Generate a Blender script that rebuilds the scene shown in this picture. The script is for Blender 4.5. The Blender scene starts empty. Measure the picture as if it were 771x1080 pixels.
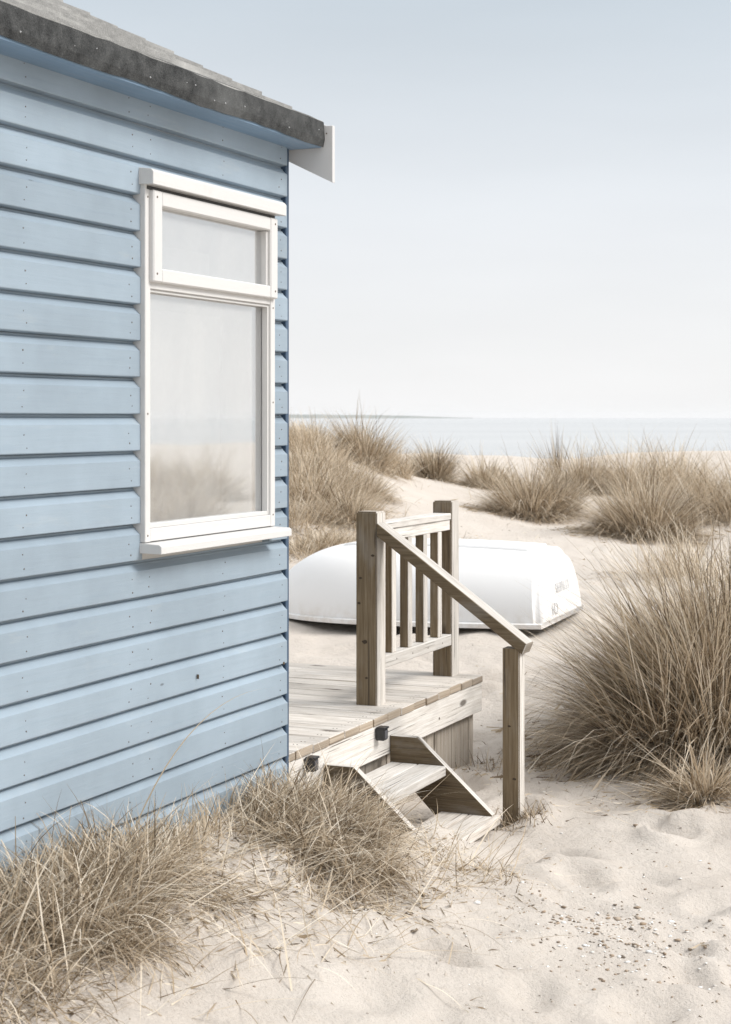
import bpy, bmesh, math, random
import numpy as np
from mathutils import Matrix, Vector
R = math.radians
random.seed(7); RNG = np.random.default_rng(7)
S = bpy.context.scene
COL = S.collection

# ------------------------------------------------------------------ camera, sky, sun, exposure
cam_d = bpy.data.cameras.new('camera'); cam = bpy.data.objects.new('camera', cam_d); COL.objects.link(cam)
cam.location = (0, 0, 1.65); cam.rotation_euler = (R(90), 0, 0)
cam_d.sensor_fit = 'VERTICAL'; cam_d.sensor_height = 36; cam_d.lens = 60
cam_d.shift_y = -100/1080; cam_d.clip_start = 0.05; cam_d.clip_end = 20000
S.camera = cam
cam_d.dof.use_dof = True; cam_d.dof.focus_distance = 6.2; cam_d.dof.aperture_fstop = 9.0
SUN_EL, SUN_AZ = 42, 98            # degrees above horizon, degrees clockwise from +Y
w = bpy.data.worlds.new('World'); S.world = w; w.use_nodes = True
nt = w.node_tree; nt.nodes.clear()
wo = nt.nodes.new('ShaderNodeOutputWorld'); bg = nt.nodes.new('ShaderNodeBackground')
sky = nt.nodes.new('ShaderNodeTexSky'); sky.sky_type = 'NISHITA'; sky.sun_disc = False
sky.sun_elevation = R(SUN_EL); sky.sun_rotation = R(SUN_AZ); sky.dust_density = 2.0; sky.ozone_density = 1.0
hs = nt.nodes.new('ShaderNodeHueSaturation'); hs.inputs['Saturation'].default_value = 0.55
# thin veil of high cloud: pale, whiter towards the horizon
tc = nt.nodes.new('ShaderNodeTexCoord'); sx = nt.nodes.new('ShaderNodeSeparateXYZ'); rp = nt.nodes.new('ShaderNodeValToRGB')
nt.links.new(tc.outputs['Generated'], sx.inputs[0]); nt.links.new(sx.outputs['Z'], rp.inputs[0])
rp.color_ramp.elements[0].position = 0.0;  rp.color_ramp.elements[0].color = (6.75, 6.72, 6.72, 1)
rp.color_ramp.elements[1].position = 0.24; rp.color_ramp.elements[1].color = (4.2, 4.68, 5.1, 1)
e = rp.color_ramp.elements.new(0.10); e.color = (5.85, 5.97, 6.17, 1)
e = rp.color_ramp.elements.new(0.36); e.color = (6.2, 6.6, 7.0, 1)   # overcast is brightest overhead
e = rp.color_ramp.elements.new(0.7); e.color = (8.6, 8.7, 8.8, 1)
cn = nt.nodes.new('ShaderNodeTexNoise'); cn.inputs['Scale'].default_value = 2.6; cn.inputs['Detail'].default_value = 5
cm = nt.nodes.new('ShaderNodeMapping'); cm.inputs['Scale'].default_value = (1, 1, 5); nt.links.new(tc.outputs['Generated'], cm.inputs[0]); nt.links.new(cm.outputs[0], cn.inputs['Vector'])
cr_ = nt.nodes.new('ShaderNodeMapRange'); cr_.inputs['From Min'].default_value = .3; cr_.inputs['From Max'].default_value = .7; cr_.inputs['To Min'].default_value = .955; cr_.inputs['To Max'].default_value = 1.045
nt.links.new(cn.outputs['Fac'], cr_.inputs['Value'])
cv = nt.nodes.new('ShaderNodeVectorMath'); cv.operation = 'SCALE'; nt.links.new(rp.outputs[0], cv.inputs[0]); nt.links.new(cr_.outputs[0], cv.inputs['Scale'])
mx = nt.nodes.new('ShaderNodeMix'); mx.data_type = 'RGBA'; mx.inputs[0].default_value = 0.86
nt.links.new(sky.outputs[0], hs.inputs['Color']); nt.links.new(hs.outputs[0], mx.inputs[6]); nt.links.new(cv.outputs[0], mx.inputs[7])
nt.links.new(mx.outputs[2], bg.inputs[0]); bg.inputs[1].default_value = 0.10
nt.links.new(bg.outputs[0], wo.inputs[0])
sd = bpy.data.lights.new('sun', 'SUN'); sd.energy = 2.1; sd.angle = R(22); sd.color = (1.0, 0.965, 0.92)
so = bpy.data.objects.new('sun', sd); COL.objects.link(so)
az = R(SUN_AZ); el = R(SUN_EL)
dv = Vector((math.sin(az)*math.cos(el), math.cos(az)*math.cos(el), math.sin(el)))
so.rotation_euler = dv.to_track_quat('Z', 'Y').to_euler(); so.location = dv*30
S.view_settings.view_transform = 'Standard'; S.view_settings.look = 'None'
S.view_settings.exposure = 0.62; S.view_settings.gamma = 1; S.view_settings.use_curve_mapping = False
S.render.engine = 'CYCLES'
S.cycles.max_bounces = 8; S.cycles.transparent_max_bounces = 12; S.cycles.volume_bounces = 1

# ------------------------------------------------------------------ helpers
A = R(23.6); CA, SA = math.cos(A), math.sin(A)
O = np.array([-0.259, 5.98])                 # where the deck edge meets the hut
FM = Matrix.Translation((O[0], O[1], 0)) @ Matrix.Rotation(-A, 4, 'Z')   # local x = outward from hut, local y = along wall
def F(a, b, z=0): return FM @ Vector((a, b, z))

def tag(o, label=None, cat=None, group=None, kind=None):
    if label: o['label'] = label
    if cat: o['category'] = cat
    if group: o['group'] = group
    if kind: o['kind'] = kind
    return o
def thing(name, label, cat, a, b, z=0, group=None):
    """Empty at the thing's base, turned with the hut; children are built in hut coordinates"""
    o = bpy.data.objects.new(name, None); COL.objects.link(o)
    o.matrix_world = FM @ Matrix.Translation((a, b, z)); o.empty_display_size = .1
    OFF[o.name] = Vector((a, b, z))
    return tag(o, label, cat, group)
OFF = {}

class NT:
    def __init__(s, name):
        s.m = bpy.data.materials.new(name); s.m.use_nodes = True; s.t = s.m.node_tree
        s.p = s.t.nodes['Principled BSDF']; s.out = s.t.nodes['Material Output']
    def n(s, typ, **kw):
        x = s.t.nodes.new('ShaderNode'+typ)
        for k, v in kw.items():
            if k in x.inputs.keys() if isinstance(k, str) else False: x.inputs[k].default_value = v
            else: setattr(x, k, v)
        return x
    def l(s, a, b): s.t.links.new(a, b)
    def noise(s, vec, scale, detail=4, rough=.55):
        x = s.n('TexNoise'); x.inputs['Scale'].default_value = scale; x.inputs['Detail'].default_value = detail
        x.inputs['Roughness'].default_value = rough
        if vec is not None: s.l(vec, x.inputs['Vector'])
        return x.outputs['Fac']
    def ramp(s, fac, *stops):
        x = s.n('ValToRGB'); cr = x.color_ramp
        while len(cr.elements) < len(stops): cr.elements.new(0.5)
        for e, (p, c) in zip(cr.elements, stops):
            e.position = p; e.color = (c, c, c, 1) if isinstance(c, (int, float)) else (*c, 1)
        s.l(fac, x.inputs[0]); return x.outputs[0]
    def mix(s, fac, a, b, mode='MIX'):
        x = s.n('Mix'); x.data_type = 'RGBA'; x.blend_type = mode
        for i, v in ((0, fac), (6, a), (7, b)):
            if isinstance(v, (int, float)): x.inputs[i].default_value = v if i == 0 else (v, v, v, 1)
            elif isinstance(v, tuple): x.inputs[i].default_value = (*v, 1)
            else: s.l(v, x.inputs[i])
        return x.outputs[2]
    def math(s, op, a, b=None):
        x = s.n('Math'); x.operation = op
        for i, v in ((0, a), (1, b)):
            if v is None: continue
            if isinstance(v, (int, float)): x.inputs[i].default_value = v
            else: s.l(v, x.inputs[i])
        return x.outputs[0]
    def mapv(s, vec, sc):
        x = s.n('Mapping'); x.inputs['Scale'].default_value = sc; s.l(vec, x.inputs['Vector']); return x.outputs[0]
    def bump(s, h, strength, dist, prev=None):
        x = s.n('Bump'); x.inputs['Strength'].default_value = strength; x.inputs['Distance'].default_value = dist
        s.l(h, x.inputs['Height'])
        if prev is not None: s.l(prev, x.inputs['Normal'])
        return x.outputs[0]
    def set(s, col=None, rough=None, normal=None, **kw):
        for key, v in (('Base Color', col), ('Roughness', rough), ('Normal', normal)):
            if v is None: continue
            if isinstance(v, tuple): s.p.inputs[key].default_value = (*v, 1)
            elif isinstance(v, (int, float)): s.p.inputs[key].default_value = v
            else: s.l(v, s.p.inputs[key])
        for k, v in kw.items(): s.p.inputs[k.replace('_', ' ')].default_value = v
        return s.m

# ------------------------------------------------------------------ materials
def mat_wood(name, dark, mid, pale, bleach=1.0, grain=1.0, shade_k=1.0):
    t = NT(name); tcn = t.n('TexCoord'); uv = tcn.outputs['UV']
    at = t.n('Attribute'); at.attribute_name = 'wx'; sep = t.n('SeparateColor'); t.l(at.outputs['Color'], sep.inputs[0])
    g1 = t.noise(t.mapv(uv, (1.6, 52, 1)), 1.6, 6, .68)
    g2 = t.noise(t.mapv(uv, (5, 170, 1)), 1.5, 3, .6)
    blot = t.noise(t.mapv(uv, (2.2, 6, 1)), 2.0, 4, .6)
    f = t.math('ADD', t.math('MULTIPLY', g1, .62), t.math('MULTIPLY', g2, .38))
    lit_side = t.ramp(f, (.34, dark), (.47, mid), (.62, pale))
    shade_side = t.ramp(f, (.36, (mid[0]*.30*shade_k, mid[1]*.23*shade_k, mid[2]*.15*shade_k)), (.49, (mid[0]*.52*shade_k, mid[1]*.41*shade_k, mid[2]*.275*shade_k)), (.64, (mid[0]*.74*shade_k, mid[1]*.62*shade_k, mid[2]*.45*shade_k)))
    lit = t.math('MULTIPLY', sep.outputs['Green'], bleach)
    c = t.mix(lit, shade_side, lit_side)  # weathering plus painted light: sun-side faces pale, the others shaded brown
    c = t.mix(t.math('MULTIPLY', t.ramp(blot, (.52, 0.0), (.72, 1.0)), .35), c, tuple(x*.55 for x in mid))
    # knots
    vo = t.n('TexVoronoi'); vo.inputs['Scale'].default_value = 1.0; t.l(t.mapv(uv, (3.1, 9.5, 1)), vo.inputs['Vector'])
    vs = t.n('SeparateColor'); t.l(vo.outputs['Color'], vs.inputs[0])
    kn = t.math('MULTIPLY', t.ramp(vo.outputs['Distance'], (.09, 1.0), (.17, 0.0)), t.math('GREATER_THAN', vs.outputs['Red'], .60))
    c = t.mix(t.math('MULTIPLY', kn, .8), c, (.05, .035, .022))
    # long dark checks
    ck = t.ramp(t.noise(t.mapv(uv, (.9, 60, 1)), 2.3, 2, .5), (.655, 0.0), (.68, 1.0))
    c = t.mix(t.math('MULTIPLY', ck, .8), c, (.05, .04, .032))
    tn = t.n('HueSaturation'); t.l(c, tn.inputs['Color'])
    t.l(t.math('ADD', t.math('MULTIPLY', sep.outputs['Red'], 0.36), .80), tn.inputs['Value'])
    h = t.math('SUBTRACT', f, t.math('MULTIPLY', ck, .5))
    return t.set(tn.outputs[0], .85, t.bump(h, .55*grain, .006), Specular_IOR_Level=.25)
M = {}
M['wood'] = mat_wood('weathered_wood', (.34, .31, .275), (.55, .515, .47), (.72, .69, .65), shade_k=.62)
M['wood_shade'] = mat_wood('shade_sided_wood', (.34, .31, .275), (.57, .535, .49), (.74, .71, .67), shade_k=.42)  # same pale tops as the post wood, shade painted deeper into the sides
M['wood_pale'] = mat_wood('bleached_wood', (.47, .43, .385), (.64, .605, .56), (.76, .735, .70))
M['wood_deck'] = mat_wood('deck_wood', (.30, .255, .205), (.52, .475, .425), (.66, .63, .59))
M['wood_panel'] = mat_wood('skirting_wood', (.24, .205, .165), (.46, .415, .36), (.58, .545, .50))

def mat_blue(name, base, nails=False):
    t = NT(name); tcn = t.n('TexCoord'); uv = tcn.outputs['UV']; ob = tcn.outputs['Object']
    at = t.n('Attribute'); at.attribute_name = 'wx'; sep = t.n('SeparateColor'); t.l(at.outputs['Color'], sep.inputs[0])
    n1 = t.noise(t.mapv(uv, (1.5, 26, 1)), 2.0, 5, .6); n2 = t.noise(ob, 2.1, 4, .6); n3 = t.noise(ob, 60, 3, .6)
    c = t.mix(t.ramp(n2, (.35, 0.0), (.65, 1.0)), tuple(x*.90 for x in base), tuple(min(1, x*1.08) for x in base))
    c = t.mix(t.math('MULTIPLY', t.ramp(n1, (.56, 0.0), (.75, 1.0)), .25), c, (base[0]*.78, base[1]*.82, base[2]*.86))
    vp = t.n('TexVoronoi'); vp.inputs['Scale'].default_value = 1.0; t.l(t.mapv(uv, (2.3, 7, 1)), vp.inputs['Vector'])
    vq = t.n('SeparateColor'); t.l(vp.outputs['Color'], vq.inputs[0])
    pk = t.math('MULTIPLY', t.ramp(vp.outputs['Distance'], (.10, 1.0), (.16, 0.0)), t.math('GREATER_THAN', vq.outputs['Green'], .72))
    c = t.mix(t.math('MULTIPLY', pk, .22), c, (base[0]*.6, base[1]*.66, base[2]*.74))
    dk_ = t.math('MULTIPLY', t.ramp(vp.outputs['Distance'], (.022, 1.0), (.034, 0.0)), t.math('GREATER_THAN', vq.outputs['Blue'], .80))
    c = t.mix(t.math('MULTIPLY', dk_, .7), c, (.09, .10, .11))
    # scuffs, chips and wind-blown grime
    chip = t.ramp(t.noise(t.mapv(uv, (9, 60, 1)), 3.0, 4, .7), (.70, 0.0), (.72, 1.0))
    c = t.mix(t.math('MULTIPLY', chip, .55), c, (.30, .28, .25))
    gr = t.ramp(t.noise(t.mapv(uv, (2, 8, 1)), 1.3, 5, .7), (.58, 0.0), (.75, 1.0))
    c = t.mix(t.math('MULTIPLY', gr, .30), c, (.42, .44, .43))
    tn = t.n('HueSaturation'); t.l(c, tn.inputs['Color'])
    t.l(t.math('ADD', t.math('MULTIPLY', sep.outputs['Red'], .20), .90), tn.inputs['Value'])
    b = t.bump(n1, .25, .004); b = t.bump(n3, .12, .001, b); b = t.bump(chip, -.3, .001, b)
    return t.set(tn.outputs[0], t.ramp(n1, (.3, .42), (.7, .62)), b, Specular_IOR_Level=.4)
M['blue'] = mat_blue('blue_paint', (.284, .350, .410))
M['navy'] = mat_blue('blue_trim_paint', (.055, .095, .155))
M['soffit'] = mat_blue('soffit_paint', (.20, .30, .42))

def mat_white(name, base=(.62, .612, .60), dirt=.35):
    t = NT(name); tcn = t.n('TexCoord'); uv = tcn.outputs['UV']; ob = tcn.outputs['Object']
    n1 = t.noise(t.mapv(uv, (2.5, 40, 1)), 2, 5, .65); n2 = t.noise(ob, 9, 5, .7)
    c = t.mix(t.math('MULTIPLY', t.ramp(n1, (.6, 0.0), (.78, 1.0)), dirt), base, (.50, .46, .40))
    c = t.mix(t.math('MULTIPLY', t.ramp(n2, (.60, 0.0), (.72, 1.0)), dirt), c, (.58, .56, .53))
    chip = t.ramp(t.noise(t.mapv(uv, (12, 70, 1)), 2.6, 3, .7), (.72, 0.0), (.735, 1.0))
    c = t.mix(t.math('MULTIPLY', chip, .7), c, (.35, .31, .26))
    return t.set(c, .5, t.bump(n1, .25, .003, t.bump(chip, -.4, .001)), Specular_IOR_Level=.4)
M['white'] = mat_white('white_paint')
M['barge'] = mat_white('barge_paint', (.60, .595, .59), .25)

t = NT('boat_gelcoat'); tcn = t.n('TexCoord'); ob = tcn.outputs['Object']
n1 = t.noise(t.mapv(ob, (1.2, 1.2, 2.5)), 1.5, 5, .6); n2 = t.noise(ob, 14, 5, .75)
c = t.mix(t.math('MULTIPLY', t.ramp(n1, (.5, 0.0), (.75, 1.0)), .3), (.79, .785, .78), (.66, .65, .63))
sc = t.ramp(n2, (.68, 0.0), (.72, 1.0)); c = t.mix(t.math('MULTIPLY', sc, .35), c, (.5, .48, .45))
gm = t.n('SeparateXYZ'); t.l(ob, gm.inputs[0]); st_ = t.math('MULTIPLY', t.ramp(gm.outputs['Z'], (.0, 1.0), (.13, 0.0)), t.ramp(t.noise(ob, 9, 5, .7), (.42, 0.0), (.62, 1.0)))
c = t.mix(t.math('MULTIPLY', st_, .55), c, (.55, .48, .40))
M['boat'] = t.set(c, .38, t.bump(n1, .1, .01))
t = NT('grey_lettering'); M['letter'] = t.set(t.ramp(t.noise(t.n('TexCoord').outputs['Object'], 60, 3, .7), (.42, (.34, .35, .37)), (.55, (.72, .72, .72))), .6)
M['black'] = NT('black_plastic').set((.018, .018, .02), .35)
M['gap_shade'] = NT('gap_shade_black').set((.05, .05, .05), .7)  # near-black, only for the painted shade line above the window sash
M['lens'] = NT('lamp_lens').set((.10, .10, .11), .2)
M['screw'] = NT('rusty_screw').set((.10, .075, .05), .6)
t = NT('interior_board'); M['inside'] = t.set(t.ramp(t.noise(t.n('TexCoord').outputs['Object'], 3), (.3, (.55, .53, .50)), (.7, (.62, .60, .57))), .7)
t = NT('blind_cloth'); cth = t.n('TexWave'); cth.inputs['Scale'].default_value = 14; cth.inputs['Distortion'].default_value = .8
t.l(t.n('TexCoord').outputs['Object'], cth.inputs['Vector'])
M['blind'] = t.set((.80, .79, .775), .85, t.bump(cth.outputs['Fac'], .05, .002)); t.p.inputs['Transmission Weight'].default_value = 0
t = NT('curtain_cloth'); M['curtain'] = t.set((.16, .16, .165), .9)

# window glass: old salt-filmed pane, mirror-like at this angle with a faint see-through
t = NT('window_glass'); t.t.nodes.remove(t.p)
gl = t.n('BsdfGlossy'); gl.inputs['Roughness'].default_value = .035; gl.inputs['Color'].default_value = (.96, .97, .98, 1)
tr = t.n('BsdfTransparent'); tr.inputs[0].default_value = (.92, .93, .93, 1)
df = t.n('BsdfDiffuse'); df.inputs[0].default_value = (.7, .7, .69, 1)
nz = t.noise(t.n('TexCoord').outputs['Object'], 1.3, 2); nb = t.bump(nz, .03, .02); t.l(nb, gl.inputs['Normal'])
ob = t.n('TexCoord').outputs['Object']
film = t.math('ADD', t.math('MULTIPLY', t.ramp(t.noise(t.mapv(ob, (3, 3, 1.2)), 2.5, 6, .7), (.35, 0.0), (.75, 1.0)), .13), .20)
sy = t.n('SeparateXYZ'); t.l(ob, sy.inputs[0]); film = t.math('MULTIPLY', film, t.ramp(sy.outputs['Y'], (.0, 1.0), (1.0, 1.0)))
mr = t.n('MapRange'); mr.inputs['From Min'].default_value = 1.795; mr.inputs['From Max'].default_value = 1.812; mr.inputs['To Min'].default_value = 1; mr.inputs['To Max'].default_value = .15
t.l(sy.outputs['Y'], mr.inputs['Value']); film = t.math('MULTIPLY', film, mr.outputs[0])     # salt film, thinned along one edge to paint the dark strip inside
m1 = t.n('MixShader'); m1.inputs[0].default_value = .60; t.l(tr.outputs[0], m1.inputs[1]); t.l(gl.outputs[0], m1.inputs[2])
m2 = t.n('MixShader'); t.l(film, m2.inputs[0]); t.l(m1.outputs[0], m2.inputs[1]); t.l(df.outputs[0], m2.inputs[2])
t.l(m2.outputs[0], t.out.inputs[0]); M['glass'] = t.m

# mineral roofing felt
def mat_felt(name, lo, hi):
    t = NT(name); ob = t.n('TexCoord').outputs['Object']
    a = t.noise(ob, 260, 3, .8); b = t.noise(ob, 22, 4, .6); d = t.noise(ob, 3, 3, .6)
    c = t.ramp(t.math('ADD', t.math('MULTIPLY', a, .6), t.math('MULTIPLY', b, .4)), (.36, lo), (.55, tuple((x+y)/2 for x, y in zip(lo, hi))), (.66, hi))
    c = t.mix(t.math('MULTIPLY', t.ramp(d, (.5, 0.0), (.7, 1.0)), .3), c, tuple(min(1, x*1.6) for x in hi))
    return t.set(c, .95, t.bump(a, .6, .004, t.bump(b, .4, .01)), Specular_IOR_Level=.2)
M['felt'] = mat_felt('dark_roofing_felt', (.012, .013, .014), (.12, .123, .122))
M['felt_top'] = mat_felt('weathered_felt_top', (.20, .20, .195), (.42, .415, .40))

# sand
t = NT('dry_sand'); ob = t.n('TexCoord').outputs['Object']
a = t.noise(ob, 420, 3, .8); b = t.noise(ob, 26, 6, .65); d = t.noise(ob, 2.2, 6, .6); e_ = t.noise(ob, 110, 3, .7)
c = t.ramp(d, (.3, (.55, .493, .437)), (.7, (.61, .557, .502)))
c = t.mix(t.math('MULTIPLY', t.ramp(b, (.54, 0.0), (.70, 1.0)), .28), c, (.47, .395, .32))
c = t.mix(t.math('MULTIPLY', t.ramp(e_, (.64, 0.0), (.70, 1.0)), .4), c, (.27, .225, .18))
c = t.mix(t.math('MULTIPLY', t.ramp(a, (.35, 0.0), (.7, 1.0)), .28), c, (.69, .64, .58))
bb = t.bump(b, .45, .045); bb = t.bump(e_, .5, .010, bb); bb = t.bump(a, .6, .004, bb)
M['sand'] = t.set(c, .95, bb, Specular_IOR_Level=.15)

t = NT('grass_straw'); at = t.n('Attribute'); at.attribute_name = 'tint'
c = t.ramp(at.outputs['Fac'], (.0, (.065, .048, .032)), (.2, (.235, .178, .118)), (.45, (.545, .44, .315)), (.75, (.74, .645, .515)), (1.0, (.86, .79, .68)))
t.set(c, .7, Specular_IOR_Level=.25)
tl = t.n('BsdfTranslucent'); t.l(c, tl.inputs[0]); ms = t.n('MixShader'); ms.inputs[0].default_value = .22
t.l(t.p.outputs[0], ms.inputs[1]); t.l(tl.outputs[0], ms.inputs[2]); t.l(ms.outputs[0], t.out.inputs[0]); M['grass'] = t.m

t = NT('shell_grit'); at = t.n('Attribute'); at.attribute_name = 'tint'
M['pebble'] = t.set(t.ramp(at.outputs['Fac'], (.0, (.12, .095, .07)), (.3, (.34, .25, .17)), (.6, (.42, .36, .30)), (.8, (.75, .73, .70)), (1.0, (.85, .84, .82))), .7)

t = NT('sea_water'); ob = t.n('TexCoord').outputs['Object']
wv = t.noise(t.mapv(ob, (.05, .25, 1)), 1, 5, .6)
c = t.ramp(t.noise(t.mapv(ob, (.002, .012, 1)), 1, 3), (.3, (.40, .41, .41)), (.7, (.49, .495, .49)))
M['sea'] = t.set(c, .22, t.bump(wv, .12, .12))
t = NT('far_land'); M['land'] = t.set(t.ramp(t.noise(t.n('TexCoord').outputs['Object'], .01), (.4, (.07, .10, .08)), (.6, (.16, .17, .14))), .9)

# ------------------------------------------------------------------ terrain
def _h(ix, iy, s):
    n = (ix.astype(np.int64)*374761393 + iy.astype(np.int64)*668265263 + s*1442695041) & 0xffffffff
    n = ((n ^ (n >> 13))*1274126177) & 0xffffffff
    return ((n ^ (n >> 16)) & 0xffff)/65535.0
def vn(x, y, s=0):
    ix = np.floor(x); iy = np.floor(y); fx = x-ix; fy = y-iy
    fx = fx*fx*(3-2*fx); fy = fy*fy*(3-2*fy)
    a = _h(ix, iy, s); b = _h(ix+1, iy, s); c = _h(ix, iy+1, s); d = _h(ix+1, iy+1, s)
    return (a*(1-fx)+b*fx)*(1-fy)+(c*(1-fx)+d*fx)*fy - .5
def sst(a, b, x):
    t = np.clip((x-a)/(b-a), 0, 1); return t*t*(3-2*t)
_pr = np.random.default_rng(3)
PRINTS = []
for i in range(230):
    Y = _pr.uniform(4.3, 17); X = _pr.normal(.23*Y-.35, .09*Y+.15)
    PRINTS.append((X, Y, _pr.uniform(0, math.pi), _pr.uniform(.05, .085)*(1+.03*Y), _pr.uniform(.010, .028)))
def ground_z(x, y):
    x = np.asarray(x, float); y = np.asarray(y, float)
    z = np.interp(y, [-80, -10, 3, 6, 7.5, 8.6, 9.6, 10.6, 12, 16, 20, 24, 26.5, 29, 36, 60, 90, 400],
                  [.6, .3, .06, .0, .02, .10, .27, .37, .43, .52, .74, .96, 1.03, .9, .1, -1.0, -2.3, -6])
    far = sst(11, 16, y)
    z = z + far*(1-sst(30, 45, y))*(.28*vn(x/3.1, y/4.2, 1)+.12*vn(x/1.1, y/1.4, 2))
    # high dune left of the boat, and rising dunes out on the right
    z = z + .88*np.exp(-((x+1.35)/1.5)**2-((y-20)/4.2)**2)
    z = z + .35*np.exp(-((x-9)/4)**2-((y-11)/5)**2) + .25*np.exp(-((x-2.6)/1.3)**2-((y-8.2)/1.6)**2)
    # sand banked against the hut wall
    dx = x-O[0]; dy = y-O[1]; a = dx*CA-dy*SA; b = dx*SA+dy*CA
    bank = .37*np.exp(-(np.clip(a-.03, 0, None)/.78)**2)*(1-sst(-.35, .62, b))*sst(-12, -6, b)
    under = sst(-3.4, -3.0, a)
    z = np.maximum(z, 0*z-9) + bank*np.where(a < .03, under, 1)
    z = z-.075*np.exp(-(((x-.35)/1.1)**4)-(((y-10.95)/.62)**4))     # hollow scoured under the boat
    z = z+.13*np.exp(-((a-.40)/.13)**2-((b-.36)/.17)**2)+.05*np.exp(-((a-.44)/.12)**2-((b-.62)/.16)**2)     # drift over the lower tread
    # keep the sand below the deck boards
    dk = (1-sst(-.12, .02, a))*sst(-3.3, -3.1, a)*sst(-.1, .15, b)*(1-sst(2.13, 2.6, b))
    z = z*(1-dk)+np.minimum(z, .05)*dk
    # lumps, ripples, footprints
    near = 1-sst(14, 26, y)
    z = z + near*(.050*vn(x/.62, y/.8, 5)+.034*vn(x/.23, y/.27, 6)+.014*vn(x/.09, y/.10, 7))
    for (px, py, an, r, dpt) in PRINTS:
        m = (abs(x-px) < .4) & (abs(y-py) < .4)
        if not m.any(): continue
        ux = (x[m]-px)*math.cos(an)+(y[m]-py)*math.sin(an); uy = -(x[m]-px)*math.sin(an)+(y[m]-py)*math.cos(an)
        q = (ux/(r*1.7))**2+(uy/r)**2
        z[m] += dpt*(-1.3*np.exp(-q*1.2)+.75*np.exp(-(np.sqrt(q)-1.35)**2*5))
    return z
def gz(x, y): return float(ground_z(np.array([x]), np.array([y]))[0])

def axis(lo, hi, step, a, b, g=1.07, far=None):
    v = list(np.arange(lo, hi, step)); s = step; x = v[-1]
    while x < b: s *= g; x += s; v.append(x)
    s = step; x = v[0]
    while x > a: s *= g; x -= s; v.insert(0, x)
    return np.array(v)
def grid_mesh(name, xs, ys, zf, mat):
    X, Y = np.meshgrid(xs, ys); Z = zf(X.ravel(), Y.ravel())
    co = np.stack([X.ravel(), Y.ravel(), Z], 1); nx, ny = len(xs), len(ys)
    i = np.arange((nx-1)*(ny-1)); r = i//(nx-1); c = i % (nx-1); v0 = r*nx+c
    fc = np.stack([v0, v0+1, v0+nx+1, v0+nx], 1)
    me = fast_mesh(name, co, fc); me.polygons.foreach_set('use_smooth', np.ones(len(fc), bool))
    me.materials.append(mat); o = bpy.data.objects.new(name, me); COL.objects.link(o); return o
def fast_mesh(name, co, fc):
    me = bpy.data.meshes.new(name); k = fc.shape[1]
    me.vertices.add(len(co)); me.vertices.foreach_set('co', co.astype(np.float32).ravel())
    me.loops.add(len(fc)*k); me.loops.foreach_set('vertex_index', fc.astype(np.int32).ravel())
    me.polygons.add(len(fc)); me.polygons.foreach_set('loop_start', (np.arange(len(fc))*k).astype(np.int32))
    me.update(calc_edges=True); me.validate(); return me
g = grid_mesh('ground', axis(-2.2, 3.4, .028, -220, 220, 1.06), axis(4.2, 11.0, .028, -60, 380, 1.035), ground_z, M['sand'])
tag(g, kind='structure')

# sea, far shore, air
me = fast_mesh('sea', np.array([[-5900, 45, -1.75], [5900, 45, -1.75], [5900, 6500, -1.75], [-5900, 6500, -1.75]]), np.array([[0, 1, 2, 3]]))
me.materials.append(M['sea']); sea = bpy.data.objects.new('sea', me); COL.objects.link(sea); tag(sea, kind='structure')
xs = np.linspace(-3200, 330, 90)
hh = 1.5+12.5*(1-sst(-60, 360, xs))*(.75+.5*vn(xs/160, xs*0+3, 9))+2*vn(xs/30, xs*0, 11)*(1-sst(-60, 330, xs))
co = []; fc = []
for i, (x, h) in enumerate(zip(xs, hh)):
    co += [(x, 5200, -3), (x, 5230, max(h, .2)-1.7), (x, 5500, max(h, .2)-1.7), (x, 5600, -3)]
    if i: 
        for k in range(3): fc.append((4*(i-1)+k, 4*i+k, 4*i+k+1, 4*(i-1)+k+1))
me = fast_mesh('hills', np.array(co, float), np.array(fc)); me.materials.append(M['land'])
hl = bpy.data.objects.new('hills', me); COL.objects.link(hl); tag(hl, kind='structure')
bm = bmesh.new(); bmesh.ops.create_cube(bm, size=1)
me = bpy.data.meshes.new('haze'); bm.to_mesh(me); bm.free()
hz = bpy.data.objects.new('haze', me); COL.objects.link(hz); hz.scale = (12000, 6800, 24.5); hz.location = (0, 3200, 3.75)
hm = bpy.data.materials.new('haze'); hm.use_nodes = True; hm.node_tree.nodes.clear()
vo = hm.node_tree.nodes.new('ShaderNodeVolumePrincipled'); mo = hm.node_tree.nodes.new('ShaderNodeOutputMaterial')
vo.inputs['Density'].default_value = 0.00011; vo.inputs['Color'].default_value = (.84, .845, .86, 1); vo.inputs['Anisotropy'].default_value = 0.0
hm.node_tree.links.new(vo.outputs[0], mo.inputs['Volume']); me.materials.append(hm); tag(hz, kind='stuff')

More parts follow.
